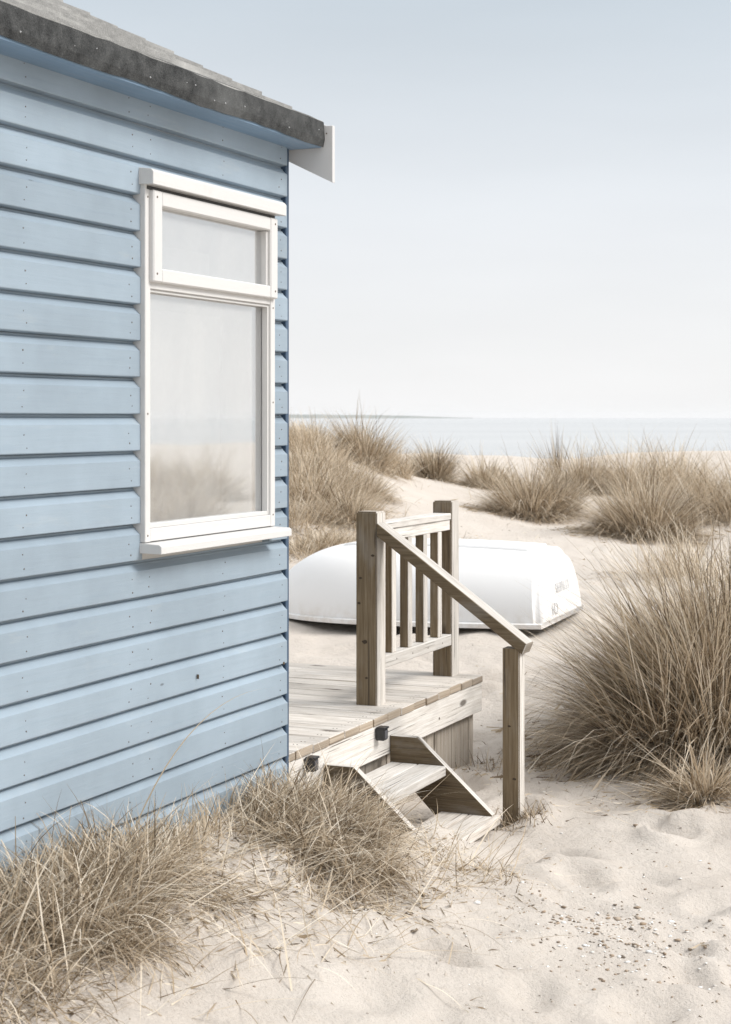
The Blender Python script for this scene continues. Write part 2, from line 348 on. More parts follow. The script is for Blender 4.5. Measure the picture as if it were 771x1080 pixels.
# ------------------------------------------------------------------ mesh builder for joinery (hut coordinates)
class MB:
    def __init__(s): s.v = []; s.f = []; s.uv = []; s.cx = []; s.mi = []; s.sm = []
    def add(s, bm, mat=None, long=None, mi=0, tint=None, bleach=None, smooth=False):
        """bm in its own coordinates; long = grain axis there; mat = Matrix into hut coordinates"""
        mat = mat or Matrix.Identity(4); bm.normal_update()
        if long is None:
            d = [max(v.co[i] for v in bm.verts)-min(v.co[i] for v in bm.verts) for i in range(3)]; long = d.index(max(d))
        tint = random.random() if tint is None else tint; ou, ov = random.uniform(0, 50), random.uniform(0, 50)
        base = len(s.v); bm.verts.index_update(); r3 = mat.to_3x3()
        for v in bm.verts: s.v.append(tuple(mat @ v.co))
        for f in bm.faces:
            n = f.normal; wn = r3 @ n; k = max(range(3), key=lambda i: abs(n[i]))
            oth = [i for i in range(3) if i != long]
            if k == long: a, b = oth; su = .3
            else: a, b = long, [i for i in range(3) if i not in (long, k)][0]; su = 1
            lit = (1.0 if (wn.x > .55 or wn.z > .6) else .0) if bleach is None else bleach  # faces towards the sun and upward painted pale, the rest take shade
            if k == long and bleach is None: lit *= .35          # end grain stays browner
            s.f.append([base+v.index for v in f.verts]); s.mi.append(mi); s.sm.append(smooth)
            for v in f.verts: s.uv.append((v.co[a]*su+ou, v.co[b]+ov+k*7.3)); s.cx.append((tint, lit, 0, 1))
        bm.free()
    def box(s, x0, x1, y0, y1, z0, z1, bev=.003, mat=None, wob=0, **kw):
        bm = bmesh.new(); bmesh.ops.create_cube(bm, size=1)
        for v in bm.verts:
            v.co = Vector(((x0+x1)/2+v.co.x*(x1-x0), (y0+y1)/2+v.co.y*(y1-y0), (z0+z1)/2+v.co.z*(z1-z0)))
            if wob: v.co += Vector([random.uniform(-wob, wob) for _ in range(3)])
        if bev: bmesh.ops.bevel(bm, geom=list(bm.edges), offset=bev, segments=1, affect='EDGES', clamp_overlap=True)
        s.add(bm, mat, **kw)
    def prism(s, pts, p0, p1, plane='xz', bev=0, **kw):
        """pts: outline in the plane; extruded from p0 to p1 along the remaining axis"""
        bm = bmesh.new()
        def mk(a, b, c): return {'xz': (a, c, b), 'xy': (a, b, c), 'yz': (c, a, b)}[plane]
        A_ = [bm.verts.new(mk(a, b, p0)) for a, b in pts]; B_ = [bm.verts.new(mk(a, b, p1)) for a, b in pts]
        bm.faces.new(A_); bm.faces.new(list(reversed(B_)))
        for i in range(len(pts)):
            j = (i+1) % len(pts); bm.faces.new([A_[i], B_[i], B_[j], A_[j]])
        bmesh.ops.recalc_face_normals(bm, faces=list(bm.faces))
        if bev: bmesh.ops.bevel(bm, geom=list(bm.edges), offset=bev, segments=1, affect='EDGES', clamp_overlap=True)
        s.add(bm, None, **kw)
    def disc(s, c, n, r, d, mi=1, seg=7):
        bm = bmesh.new(); bmesh.ops.create_cone(bm, cap_ends=True, segments=seg, radius1=r, radius2=r*.8, depth=d)
        q = Vector(n).to_track_quat('Z', 'Y').to_matrix().to_4x4()
        s.add(bm, Matrix.Translation(c) @ q, mi=mi)
    def build(s, name, mats, parent=None, off=None):
        mats = mats if isinstance(mats, list) else [mats]
        top = parent
        while top is not None and top.name not in OFF and top.parent: top = top.parent
        o3 = OFF.get(top.name, Vector((0, 0, 0))) if top is not None else Vector((0, 0, 0))
        me = bpy.data.meshes.new(name)
        me.from_pydata([(v[0]-o3.x, v[1]-o3.y, v[2]-o3.z) for v in s.v], [], s.f)
        uvl = me.uv_layers.new(name='UVMap'); uvl.data.foreach_set('uv', np.array(s.uv, np.float32).ravel())
        ca = me.color_attributes.new('wx', 'FLOAT_COLOR', 'CORNER'); ca.data.foreach_set('color', np.array(s.cx, np.float32).ravel())
        for m in mats: me.materials.append(m)
        me.polygons.foreach_set('material_index', np.array(s.mi, np.int32)); me.polygons.foreach_set('use_smooth', np.array(s.sm, bool))
        me.update(); o = bpy.data.objects.new(name, me); COL.objects.link(o)
        if parent is not None: o.parent = parent
        return o

# ------------------------------------------------------------------ beach hut
WF = .012; HU0, HU1 = -4.3, -.03; BOT = .385; EAVE = 2.585; PIT = .49; HW = -2.86   # wall face, hut extent, base, eaves, roof pitch, far side
hut = thing('beach_hut', 'pale blue timber beach hut with white framed window and dark felt roof', 'beach hut', -1.42, -2.1, .38)
WU0, WU1, WZ0, WZ1 = -1.035, -.184, 1.2476, 2.345     # window opening
P = .1078; Z0 = .6864-3*P+.0
def board_profile(z0, z1, top=True):
    h = z1-z0
    if h < .05: return [(0, z0), (0, z1), (-.022, z1), (-.022, z0)]
    return [(-.001, z0), (0, z0+.002), (0, z0+P*.745), (-.004, z0+P*.775), (-.0165, z0+P*.885), (-.0185, z0+P*.92), (-.024, z0+P*.95), (-.025, min(z1, z0+P)), (-.033, min(z1, z0+P)), (-.033, z0)]
def clad(mb, along, a0, a1, face, ztop, holes=(), normal=1, nails=True, zc=None):
    """boards along y (side walls) or x (gable). face: coordinate of the outer face; normal: +1/-1"""
    k = 0; z = Z0
    while z < ztop-.01:
        z1 = z+P; spans = [(a0, a1)]
        for (h0, h1, hz0, hz1) in holes:
            if z+P*.5 > hz0 and z+P*.5 < hz1:
                spans = [s2 for s_ in spans for s2 in ((s_[0], min(s_[1], h0)), (max(s_[0], h1), s_[1])) if s2[1]-s2[0] > .02]
        for (b0, b1) in spans:
            off = random.uniform(-.0012, .0012); zt = min(z1, ztop)
            pr = [(x+off, zz+(.0045 if i < 2 else 0)) for i, (x, zz) in enumerate(board_profile(z, zt))]
            tw = random.uniform(-.0012, .0012)
            if zc is not None:
                b0, b1 = zc(z, b0, b1)
                if b1-b0 < .05: continue
            bm = bmesh.new()
            N = max(2, int((b1-b0)/.35)); rings = []
            for i in range(N+1):
                y = b0+(b1-b0)*i/N; wz = tw*math.sin(3*y+k)
                rings.append([bm.verts.new((face+normal*p[0], y, p[1]+wz) if along == 'y' else (y, face+normal*p[0], p[1]+wz)) for p in pr])
            for i in range(N):
                for j in range(len(pr)):
                    j2 = (j+1) % len(pr); bm.faces.new([rings[i][j], rings[i][j2], rings[i+1][j2], rings[i+1][j]])
            bm.faces.new(rings[0]); bm.faces.new(list(reversed(rings[-1])))
            bmesh.ops.recalc_face_normals(bm, faces=list(bm.faces))
            mb.add(bm, None, long=1 if along == 'y' else 0)
            if nails and along == 'y':
                for y in (-.11, -.52, -.98, -1.09, -1.62, -2.15, -2.7, -3.2):
                    if b0+.02 < y+.0 < b1-.02:
                        for q in (.22, .55):
                            mb.disc((face+off+.0002, y+random.uniform(-.012, .012), z+P*q+random.uniform(-.006, .006)), (1, 0, 0), random.uniform(.0016, .003), .0016)
        z = z1; k += 1
mb = MB(); clad(mb, 'y', HU0, HU1-.028, WF, EAVE, holes=[(WU0+.01, WU1-.01, WZ0-.01, WZ1)])
# a slot, a knocked paint scar and a stray hook on the wall
mb.box(WF+.0005, WF+.008, -.70, -.697, .832, .846, bev=.0005, mi=1)
mb.disc((WF, -.085, .80), (1, 0, 0), .006, .003)
wall = mb.build('wall', [M['blue'], M['screw']], hut)
mb = MB(); clad(mb, 'y', HU0, HU1-.028, HW, EAVE, normal=-1, nails=False)
o = mb.build('wall', [M['blue'], M['screw']], hut)
def gab(z, b0, b1):
    if z < EAVE-.05: return b0, b1
    m = (z-EAVE+.08)/PIT; return b0+m, b1-m
RZ = EAVE+PIT*1.42
mb = MB(); clad(mb, 'x', HW+.03, WF-.03, HU1, RZ, holes=[(-1.95, -.90, .40, 2.38)], normal=1, nails=False, zc=gab); mb.build('gable_wall', M['blue'], hut)
mb = MB(); clad(mb, 'x', HW+.03, WF-.03, HU0, RZ, normal=-1, nails=False, zc=gab); mb.build('gable_wall', M['blue'], hut)
mb = MB()
for (x, y) in ((WF-.02, HU1-.024), (WF-.02, HU0), (HW-.002, HU1-.024), (HW-.002, HU0)):
    mb = MB(); q = .022 if x < -1 else 0; mb.box(x-.012+q, x+.0125+q, y-.003 if y < -1 else y+.001, y+.025, BOT-.005, EAVE, bev=.002); mb.build('corner_trim', M['navy'], hut)
mb = MB()   # lining boards, floor
mb.box(WF-.044, WF-.034, HU0+.03, WU0, BOT, EAVE, bev=0); mb.box(WF-.044, WF-.034, WU1, HU1-.03, BOT, EAVE, bev=0)
mb.box(WF-.040, WF-.028, WU0, WU1, BOT, WZ0, bev=0); mb.box(WF-.040, WF-.028, WU0, WU1, WZ1, EAVE, bev=0)
mb.box(HW+.03, HW+.045, HU0+.05, HU1-.05, BOT, EAVE, bev=0); mb.box(HW+.05, WF-.045, HU0+.05, HU1-.05, BOT+.06, BOT+.08, bev=0)
mb.build('lining', M['inside'], hut)
mb = MB()
for y in (-4.2, -2.9, -1.5, -.2): mb.box(HW+.02, WF-.03, y-.06, y+.06, .12, BOT-.006, bev=.004)
for x in (HW+.12, -1.42, WF-.12): mb.box(x-.04, x+.04, HU0+.02, HU1-.02, BOT-.004, BOT+.05, bev=.003)
mb.build('floor_bearer', M['wood_panel'], hut)
# door in the gable end that faces the deck
mb = MB()
for i in range(7): mb.box(-1.92+i*.14, -1.785+i*.14, HU1-.035, HU1-.012, .455, 2.33, bev=.003)
door = mb.build('door', M['blue'], hut)
mb = MB(); mb.box(-1.95, -1.92, HU1-.04, HU1+.012, .455, 2.38); mb.box(-.94, -.90, HU1-.04, HU1+.012, .455, 2.38); mb.box(-1.95, -.90, HU1-.042, HU1+.014, 2.335, 2.385)
mb.build('frame', M['white'], door)
mb = MB(); mb.box(-1.06, -1.04, HU1-.012, HU1+.03, 1.38, 1.50, bev=.004); mb.build('handle', M['black'], door)

# roof
EZ = 2.593; EW = .122; RU0, RU1 = HU0-.06, -.002
mb = MB()
nC = 13; slope_len = (EW+1.42)/math.cos(math.atan(PIT)); step = (EW+1.42)/nC
for side in (1, -1):
    for i in range(nC):
        x0 = EW-i*step; x1 = EW-(i+1)*step-.03
        def Zr(x): return EZ+.070+(EW-x)*PIT
        lift = .017
        pts = [(x0, Zr(x0)+lift), (x1, Zr(x1)+.001), (x1, Zr(x1)-.012), (x0-.012, Zr(x0)-.006), (x0-.012, Zr(x0)+.005), (x0, Zr(x0)+.005)]
        if side < 0: pts = [(-2.84-p[0]-.0, p[1]) for p in pts]
        N = 14; bmx = bmesh.new(); rings = []
        for k in range(N+1):
            y = RU0+(RU1-RU0)*k/N; r_ = random.uniform(-.003, .003)
            rings.append([bmx.verts.new((p[0], y, p[1]+(r_ if q == 0 else 0))) for q, p in enumerate(pts)])
        for k in range(N):
            for j in range(6): bmx.faces.new([rings[k][j], rings[k][(j+1) % 6], rings[k+1][(j+1) % 6], rings[k+1][j]])
        bmx.faces.new(rings[0]); bmx.faces.new(list(reversed(rings[-1]))); bmesh.ops.recalc_face_normals(bmx, faces=list(bmx.faces))
        for_mi = len(mb.mi); mb.add(bmx, None, long=1)
        mb.mi[for_mi:] = [1 if (q % 6) in (3, 4) and q < 6*14 else 0 for q in range(len(mb.mi)-for_mi)]  # recessed faces under each course made dark to paint its shadow line
roof = mb.build('roof', [M['felt_top'], M['felt']], hut)
mb = MB()   # felt folded down over the eaves board: slightly uneven lower lip
for sgn in (1, -1):
    N = 60; bmx = bmesh.new(); rings = []
    for k in range(N+1):
        y = RU0+(RU1+.001-RU0)*k/N; q = .0035*math.sin(y*9)+random.uniform(-.0022, .0022); q2 = random.uniform(-.003, .003)
        pr = [(EW+.001, EZ-.004+q), (EW+.007+q2*.5, EZ+.02), (EW+.006+q2, EZ+.05), (EW+.003, EZ+.082+q2), (EW-.05, EZ+.108), (EW-.055, EZ+.100), (EW-.01, EZ+.06), (EW-.012, EZ+.004)]
        rings.append([bmx.verts.new((p[0] if sgn > 0 else -2.84-p[0], y, p[1])) for p in pr])
    for k in range(N):
        for j in range(8): bmx.faces.new([rings[k][j], rings[k][(j+1) % 8], rings[k+1][(j+1) % 8], rings[k+1][j]])
    bmx.faces.new(rings[0]); bmx.faces.new(list(reversed(rings[-1]))); bmesh.ops.recalc_face_normals(bmx, faces=list(bmx.faces))
    mb.add(bmx, None, long=1)
y = RU1-.05
while y > RU0+.1:
    mb.disc((EW+.0085, y, EZ+random.uniform(.018, .05)), (1, 0, 0), random.uniform(.0012, .0026), .002, mi=1); y -= random.uniform(.04, .34)
M['clout'] = NT('galvanised_nail').set((.5, .51, .52), .5)
mb.build('eaves_felt', [M['felt'], M['clout']], roof)
mb = MB()
mb.box(WF-.02, EW-.004, RU0+.005, RU1-.006, EZ-.008, EZ+.006, bev=.001); mb.box(HW-.10, HW+.02, RU0+.005, RU1-.006, EZ-.008, EZ+.006, bev=.001)
mb.build('soffit', M['soffit'], roof)
for y0 in (.0, RU0-.022):
    for sgn in (1, -1):
        mb = MB()
        pts = [(.158, 2.463), (.158, 2.662), (.135, 2.662), (-1.42, 2.650+PIT*1.555), (-1.42, 2.463+PIT*1.578)]
        if sgn < 0: pts = [(-2.84-p[0], p[1]) for p in pts]
        mb.prism(pts, y0, y0+.02, 'xz', bev=.0015)
        if y0 == 0 and sgn > 0: mb.disc((.135, -.0005, 2.635), (0, -1, 0), .003, .002)
        mb.build('barge_board', [M['barge'], M['screw']], roof)

# window
mb = MB(); FW = WF+.016
mb.box(-.035, FW, WU0, WU0+.030, WZ0+.033, WZ1-.02, bev=.002); mb.box(-.035, FW, WU1-.032, WU1, WZ0+.033, WZ1-.02, bev=.002)
mb.box(-.036, FW-.001, WU0+.001, WU1-.001, WZ1-.045, WZ1-.005, bev=.002)
mb.box(-.036, FW-.002, WU0+.030, WU1-.032, 2.030, 2.062, bev=.002)            # transom
mb.box(-.036, FW-.001, WU0+.030, WU1-.032, WZ0+.034, WZ0+.072, bev=.002)      # bottom rail
for (a, b) in ((WU0+.014, 2.30), (WU0+.014, 1.30), (WU0+.014, 1.66), (WU1-.016, 2.30), (WU1-.016, 1.70), (WU1-.016, 1.32), (WU1-.016, 2.02)):
    mb.disc((FW+.0003, a, b), (1, 0, 0), .0035, .0016)
win = mb.build('window', [M['white'], M['screw']], hut)
mb = MB(); SW = FW+.016; s0, s1, z0, z1 = WU0+.022, WU1-.010, 2.050, 2.322
for args in ((s0, s0+.052, z0, z1), (s1-.052, s1, z0, z1)): mb.box(-.01, SW, *args, bev=.004)
mb.box(-.012, SW-.0015, s0+.052, s1-.052, z0, z0+.042, bev=.004); mb.box(-.012, SW-.0015, s0+.052, s1-.052, z1-.045, z1, bev=.004)
mb.box(-.005, SW-.012, s0+.0525, s0+.064, z0+.043, z1-.046, bev=.002); mb.box(-.005, SW-.012, s1-.064, s1-.0525, z0+.043, z1-.046, bev=.002)
for (a, b) in ((s0+.02, z0+.025), (s0+.02, z1-.02), (s1-.02, z0+.025), (s1-.02, z1-.02)): mb.disc((SW+.0003, a, b), (1, 0, 0), .004, .0016)
mb.build('sash', [M['white'], M['screw']], win)
mb = MB(); mb.box(WF-.018, WF-.014, WU0+.028, WU1-.030, WZ0+.070, 2.032, bev=0); mb.build('pane', M['glass'], win)
mb = MB(); mb.box(WF-.004, WF+.0, s0+.05, s1-.05, z0+.04, z1-.043, bev=0); mb.build('pane', M['glass'], win)
mb = MB()   # beads round the lower pane
a0, a1, b0, b1 = WU0+.0305, WU1-.0325, WZ0+.0725, 2.0295
mb.box(WF-.013, FW-.008, a0, a0+.007, b0, b1, bev=.001); mb.box(WF-.013, FW-.008, a1-.010, a1, b0, b1, bev=.001); mb.box(WF-.013, FW-.009, a0+.007, a1-.010, b0, b0+.013, bev=.001); mb.box(WF-.013, FW-.009, a0+.007, a1-.010, b1-.008, b1, bev=.001)
mb.build('glazing_bead', M['white'], win)
mb = MB(); mb.prism([(-.03, WZ0+.002), (.085, WZ0), (.085, WZ0+.022), (.078, WZ0+.028), (-.03, WZ0+.0335)], WU0-.004, WU1+.012, 'xz', bev=.0015); mb.build('sill', M['white'], win)
mb = MB(); mb.prism([(WF-.005, 2.336), (.060, 2.334), (.060, 2.372), (.052, 2.380), (WF-.005, 2.386)], WU0-.008, WU1+.022, 'xz', bev=.0015); mb.build('drip_cap', M['white'], win)
mb = MB(); mb.box(FW-.01, FW+.0015, WU0+.010, WU1-.004, 2.3225, 2.3335, bev=.001); mb.build('gap_shade_strip', M['gap_shade'], win)  # dark strip standing in for the shade in the gap below the drip cap
mb = MB()   # inner reveal
mb.box(-.17, -.037, WU0-.004, WU0+.012, WZ0+.03, WZ1-.02, bev=0); mb.box(-.17, -.037, WU1-.014, WU1+.002, WZ0+.03, WZ1-.02, bev=0)
mb.box(-.17, -.037, WU0+.012, WU1-.014, WZ0+.03, WZ0+.045, bev=0); mb.box(-.17, -.037, WU0+.012, WU1-.014, WZ1-.035, WZ1-.02, bev=0)
mb.build('reveal', M['inside'], win)
mb = MB(); mb.box(-.112, -.109, WU0+.015, -.325, WZ0+.05, 1.985, bev=0); mb.box(-.112, -.109, WU0+.12, -.40, 2.06, 2.19, bev=0); mb.build('blind', M['blind'], win)
mb = MB(); mb.box(-.20, -.19, WU0-.1, WU1+.10, WZ0-.1, WZ1+.05, bev=0); mb.build('curtain', M['curtain'], win)

# ------------------------------------------------------------------ deck
deck = thing('wooden_deck', 'weathered plank deck beside the blue hut with pale edge board', 'deck', -1.4, 1.1, 0)
DE = 2.130; mb = MB(); y = .0; i = 0
NB = 15; pw = (DE-.0)/NB
for i in range(NB):
    y0 = i*pw+.0025; y1 = (i+1)*pw-.0025; dz = random.uniform(-.0015, .0015); e_ = random.uniform(-.003, .002)
    mb.box(-2.9, -.052+e_, y0, y1, .418+dz, .450+dz, bev=.003, long=0, wob=.0008)
    for x in (-.10, -.115, -.9, -1.7, -2.5):
        mb.disc((x, y0+.03, .4505+dz), (0, 0, 1), .003, .001); mb.disc((x, y1-.03, .4505+dz), (0, 0, 1), .003, .001)
mb.build('deck_boards', [M['wood_deck'], M['screw']], deck)
mb = MB(); mb.box(-.084, -.056, -.02, DE+.004, .283, .4165, bev=.003, wob=.001)
mb.disc((-.0555, 1.58, .335), (1, 0, 0), .006, .002)
mb.build('fascia', [M['wood_pale'], M['screw']], deck)
mb = MB()
for yy in (.05, .7, 1.4, DE-.03): mb.box(-2.88, -.09, yy-.025, yy+.022, .27, .4155, bev=.003)
mb.build('joist', M['wood_panel'], deck)
mb = MB(); y = .45
while y < DE-.03:
    wdt = random.uniform(.095, .125); y1 = min(y+wdt, DE-.004)
    mb.box(-.118, -.098+random.uniform(-.003, .002), y+.002, y1-.002, -.12, .41, bev=.002, long=2, bleach=.75); y = y1
x = -.135
while x > -2.85: mb.box(x-.11, x-.003, DE-.020, DE-.003+random.uniform(-.002, .002), -.05, .41, bev=.002, long=2); x -= .113
mb.build('skirting', M['wood_panel'], deck)

# railing between the two deck posts
rail = thing('deck_railing', 'square post railing with four balusters along the deck edge', 'railing', -.2, 1.62, .45)
M['knot'] = NT('wood_knot').set((.05, .034, .02), .8)
def post(x0, x1, y0, y1, z0, z1, parent, chamfer=.006, knots=()):
    mb = MB(); bm = bmesh.new(); bmesh.ops.create_cube(bm, size=1)
    for v in bm.verts: v.co = Vector(((x0+x1)/2+v.co.x*(x1-x0), (y0+y1)/2+v.co.y*(y1-y0), (z0+z1)/2+v.co.z*(z1-z0)))
    top = [e for e in bm.edges if all(v.co.z > z1-.001 for v in e.verts)]
    bmesh.ops.bevel(bm, geom=top, offset=chamfer, segments=2, affect='EDGES')
    ver = [e for e in bm.edges if abs(e.verts[0].co.z-e.verts[1].co.z) > .2]
    bmesh.ops.bevel(bm, geom=ver, offset=.004, segments=2, affect='EDGES')
    mb.add(bm, None, long=2)
    for (fx, fz, kr) in knots:
        bk = bmesh.new(); bmesh.ops.create_cone(bk, cap_ends=True, segments=12, radius1=kr, radius2=kr*.8, depth=.0012)
        for v in bk.verts: v.co.x *= random.uniform(1.1, 1.7); v.co.y *= random.uniform(.75, 1.1)
        mb.add(bk, Matrix.Translation((x0+(x1-x0)*fx, y0-.0002, fz)) @ Matrix.Rotation(R(90), 4, 'X'), mi=1)
    return mb.build('post', [M['wood'], M['knot']], parent)
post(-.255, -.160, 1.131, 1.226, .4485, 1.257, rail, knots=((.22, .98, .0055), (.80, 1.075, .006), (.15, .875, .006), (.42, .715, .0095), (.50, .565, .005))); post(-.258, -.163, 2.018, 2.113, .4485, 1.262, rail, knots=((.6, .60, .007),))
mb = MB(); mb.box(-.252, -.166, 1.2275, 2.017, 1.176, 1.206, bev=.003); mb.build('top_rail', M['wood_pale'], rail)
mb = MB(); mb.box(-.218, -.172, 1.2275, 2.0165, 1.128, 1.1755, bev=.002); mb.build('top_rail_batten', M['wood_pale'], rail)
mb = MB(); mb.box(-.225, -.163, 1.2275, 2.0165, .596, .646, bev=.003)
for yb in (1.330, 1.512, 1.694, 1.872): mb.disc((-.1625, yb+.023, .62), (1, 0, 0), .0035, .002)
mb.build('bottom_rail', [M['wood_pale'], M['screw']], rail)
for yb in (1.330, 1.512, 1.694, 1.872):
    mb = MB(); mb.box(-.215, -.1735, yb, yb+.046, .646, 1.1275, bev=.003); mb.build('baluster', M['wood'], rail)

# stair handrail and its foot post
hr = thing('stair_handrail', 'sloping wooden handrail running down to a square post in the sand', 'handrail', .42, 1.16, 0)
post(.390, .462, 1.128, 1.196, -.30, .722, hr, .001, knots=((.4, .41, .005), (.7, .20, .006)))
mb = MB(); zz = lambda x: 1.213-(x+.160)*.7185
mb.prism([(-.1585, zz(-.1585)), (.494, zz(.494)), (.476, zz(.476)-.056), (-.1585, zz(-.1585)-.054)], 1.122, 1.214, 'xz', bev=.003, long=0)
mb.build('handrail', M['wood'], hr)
o = hr.children[1] if len(hr.children) > 1 else None

# steps
st = thing('wooden_steps', 'short two tread wooden steps dropping from the deck into sand', 'steps', .15, .72, 0)
pts = [(-.054, .358), (.063, .358), (.385, .070), (.40, .0), (.19, .0), (-.054, .245)]
for (a, b) in ((.385, .420), (1.020, 1.055)):
    mb = MB(); mb.prism(pts, a, b, 'xz', bev=.002, long=0); ob_ = mb.build('stringer', M['wood_shade'], st)
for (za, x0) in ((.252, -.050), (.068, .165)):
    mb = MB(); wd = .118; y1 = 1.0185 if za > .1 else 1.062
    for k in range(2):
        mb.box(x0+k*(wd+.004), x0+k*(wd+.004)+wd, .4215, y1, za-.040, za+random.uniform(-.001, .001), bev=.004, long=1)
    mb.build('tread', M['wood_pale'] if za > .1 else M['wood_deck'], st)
mb = MB(); mb.box(-.0535, -.012, .4215, 1.0185, .17, .2105, bev=.002); mb.build('cleat', M['wood'], st)

# little black box lamps screwed to the deck edge
for lab, yy in (('small black box lamp on the deck edge above the steps', .868), ('small black box lamp on the deck edge nearest the hut', .215)):
    t_ = thing('deck_lamp', lab, 'lamp', -.055, yy, .36, 'small box lamps along the deck edge')
    mb = MB(); mb.box(-.0555, -.016, yy, yy+.042, .362, .414, bev=.005, bleach=0); mb.box(-.05, -.012, yy-.002, yy+.044, .408, .416, bev=.002, bleach=0); mb.build('housing', M['black'], t_)
    mb = MB(); mb.box(-.0165, -.0135, yy+.006, yy+.036, .369, .402, bev=.001); mb.build('lens', M['lens'], t_)

# ------------------------------------------------------------------ overturned dinghy
BL = 1.90; bang = R(-20); stern = Vector((1.235, 10.62, 0)); bz = .392
bmat = Matrix.Translation((stern.x, stern.y, bz)) @ Matrix.Rotation(bang, 4, 'Z') @ Matrix.Rotation(R(-.8), 4, 'Y')   # +x to the stern, y=0 near gunwale side
root = bpy.data.objects.new('dinghy', None); COL.objects.link(root); root.matrix_world = bmat
tag(root, 'white dinghy lying upside down on the sand behind the railing', 'boat')
def hull_section(s):
    """s: 0 bow .. 1 stern -> half breadth, height, start height"""
    b = .60*(1-(1-min(1, s/.62))**2.6)**.55 if s < .62 else .60-.045*((s-.62)/.38)**2
    b = max(b, .10)
    h = .465*(min(1, .42+.58*(1-(1-min(1, s/.36))**2.4)))-.035*max(0, (s-.55)/.45)**1.6
    return b, h
def hull(name, parent, off=0):
    ns, npf = 46, 44; bm = bmesh.new(); rings = []
    for i in range(ns):
        s = (i/(ns-1)); s = s**1.25 if i else 0; b, h = hull_section(s); x = (s-1)*BL+.0
        ring = []
        for k in range(npf+1):
            p = math.pi*k/npf; cx = math.cos(p); sy = math.sin(p)
            n1_ = .55; yy = b*math.copysign(abs(cx)**n1_, cx); zz_ = h*abs(sy)**.72
            yy *= (1-.13*(zz_/h)**1.5)
            if abs(yy) < b*.55 and zz_ > h*.9: zz_ += .0
            ex = .045*(zz_/max(h, .01))*s**6          # transom rakes
            ring.append(bm.verts.new((x-ex+0, -yy, zz_+.012)))
        rings.append(ring)
    for i in range(ns-1):
        for k in range(npf): bm.faces.new([rings[i][k], rings[i][k+1], rings[i+1][k+1], rings[i+1][k]])
    bm.faces.new(rings[0])
    tf = bm.faces.new(list(reversed(rings[-1])))
    bmesh.ops.recalc_face_normals(bm, faces=list(bm.faces))
    ed = [e for e in tf.edges if max(v.co.z for v in e.verts) > .03]
    bmesh.ops.bevel(bm, geom=ed, offset=.055, segments=4, affect='EDGES', clamp_overlap=True)
    me = bpy.data.meshes.new(name); bm.to_mesh(me); bm.free()
    me.polygons.foreach_set('use_smooth', np.ones(len(me.polygons), bool)); me.materials.append(M['boat'])
    o = bpy.data.objects.new(name, me); COL.objects.link(o); o.parent = parent
    md = o.modifiers.new('wn', 'WEIGHTED_NORMAL'); return o
hull('hull', root)
def mesh_obj(name, bm, mat, parent, smooth=False):
    me = bpy.data.meshes.new(name); bm.to_mesh(me); bm.free()
    if smooth: me.polygons.foreach_set('use_smooth', np.ones(len(me.polygons), bool))
    me.materials.append(mat); o = bpy.data.objects.new(name, me); COL.objects.link(o); o.parent = parent; return o
# raised bottom panel (keel pad) ending just short of the transom
bm = bmesh.new(); prev = None
for i in range(24):
    s = .26+i/23*.655; b, h = hull_section(s); x = (s-1)*BL; hb = b*.42; zt = h+.014 if i else h-.002
    ring = [bm.verts.new((x, yy, z_)) for yy, z_ in ((-hb*1.12, h-.09), (-hb, zt), (hb, zt), (hb*1.12, h-.09))]
    if prev:
        for k in range(3): bm.faces.new([prev[k], prev[k+1], ring[k+1], ring[k]])
    else: bm.faces.new(list(ring))
    prev = ring
bm.faces.new(list(reversed(prev))); bmesh.ops.recalc_face_normals(bm, faces=list(bm.faces))
bmesh.ops.bevel(bm, geom=[e for e in bm.edges if len(e.link_faces) == 2 and e.calc_face_angle(0) > .5], offset=.006, segments=3, affect='EDGES', clamp_overlap=True)
mesh_obj('keel_pad', bm, M['boat'], root)
# gunwale lip
bm = bmesh.new(); prev = None; first = None; path = []
for i in range(50):
    s = i/49; b, h = hull_section(s); path.append(((s-1)*BL, -b-.006))
path = path+[(p[0], -p[1]) for p in reversed(path)]
for (px, py) in path:
    sg = -1 if py < 0 else 1
    ring = [bm.verts.new((px, py+sg*a, z_)) for a, z_ in ((-.02, .004), (.012, .004), (.014, .030), (-.004, .036))]
    if prev:
        for k in range(4): bm.faces.new([prev[k], prev[(k+1) % 4], ring[(k+1) % 4], ring[k]])
    else: first = ring
    prev = ring
bmesh.ops.recalc_face_normals(bm, faces=list(bm.faces)); mesh_obj('gunwale', bm, M['boat'], root)
# registration lettering on the transom, upside down like the boat
def lettering(body, size, yc, zc):
    cu = bpy.data.curves.new('t', 'FONT'); cu.body = body; cu.size = size; cu.align_x = 'CENTER'; cu.extrude = .0008; cu.resolution_u = 3
    to = bpy.data.objects.new('t', cu); COL.objects.link(to); dg = bpy.context.evaluated_depsgraph_get(); me = bpy.data.meshes.new_from_object(to.evaluated_get(dg))
    bpy.data.objects.remove(to); me.materials.clear(); me.materials.append(M['letter'])
    o = bpy.data.objects.new('lettering', me); COL.objects.link(o); o.parent = root
    rake = math.atan(.045/.49)
    # text +x -> -y (upside down), text +y -> -z, facing +x
    mx_ = Matrix(((0, 0, 1, 0), (-1, 0, 0, 0), (0, -1, 0, 0), (0, 0, 0, 1)))
    o.matrix_local = Matrix.Translation((-.045*zc/.49+.0035, yc, zc)) @ Matrix.Rotation(-rake, 4, 'Y') @ mx_
lettering('LTTUEX6', .085, .03, .235); lettering('CM', .105, -.20, .125)

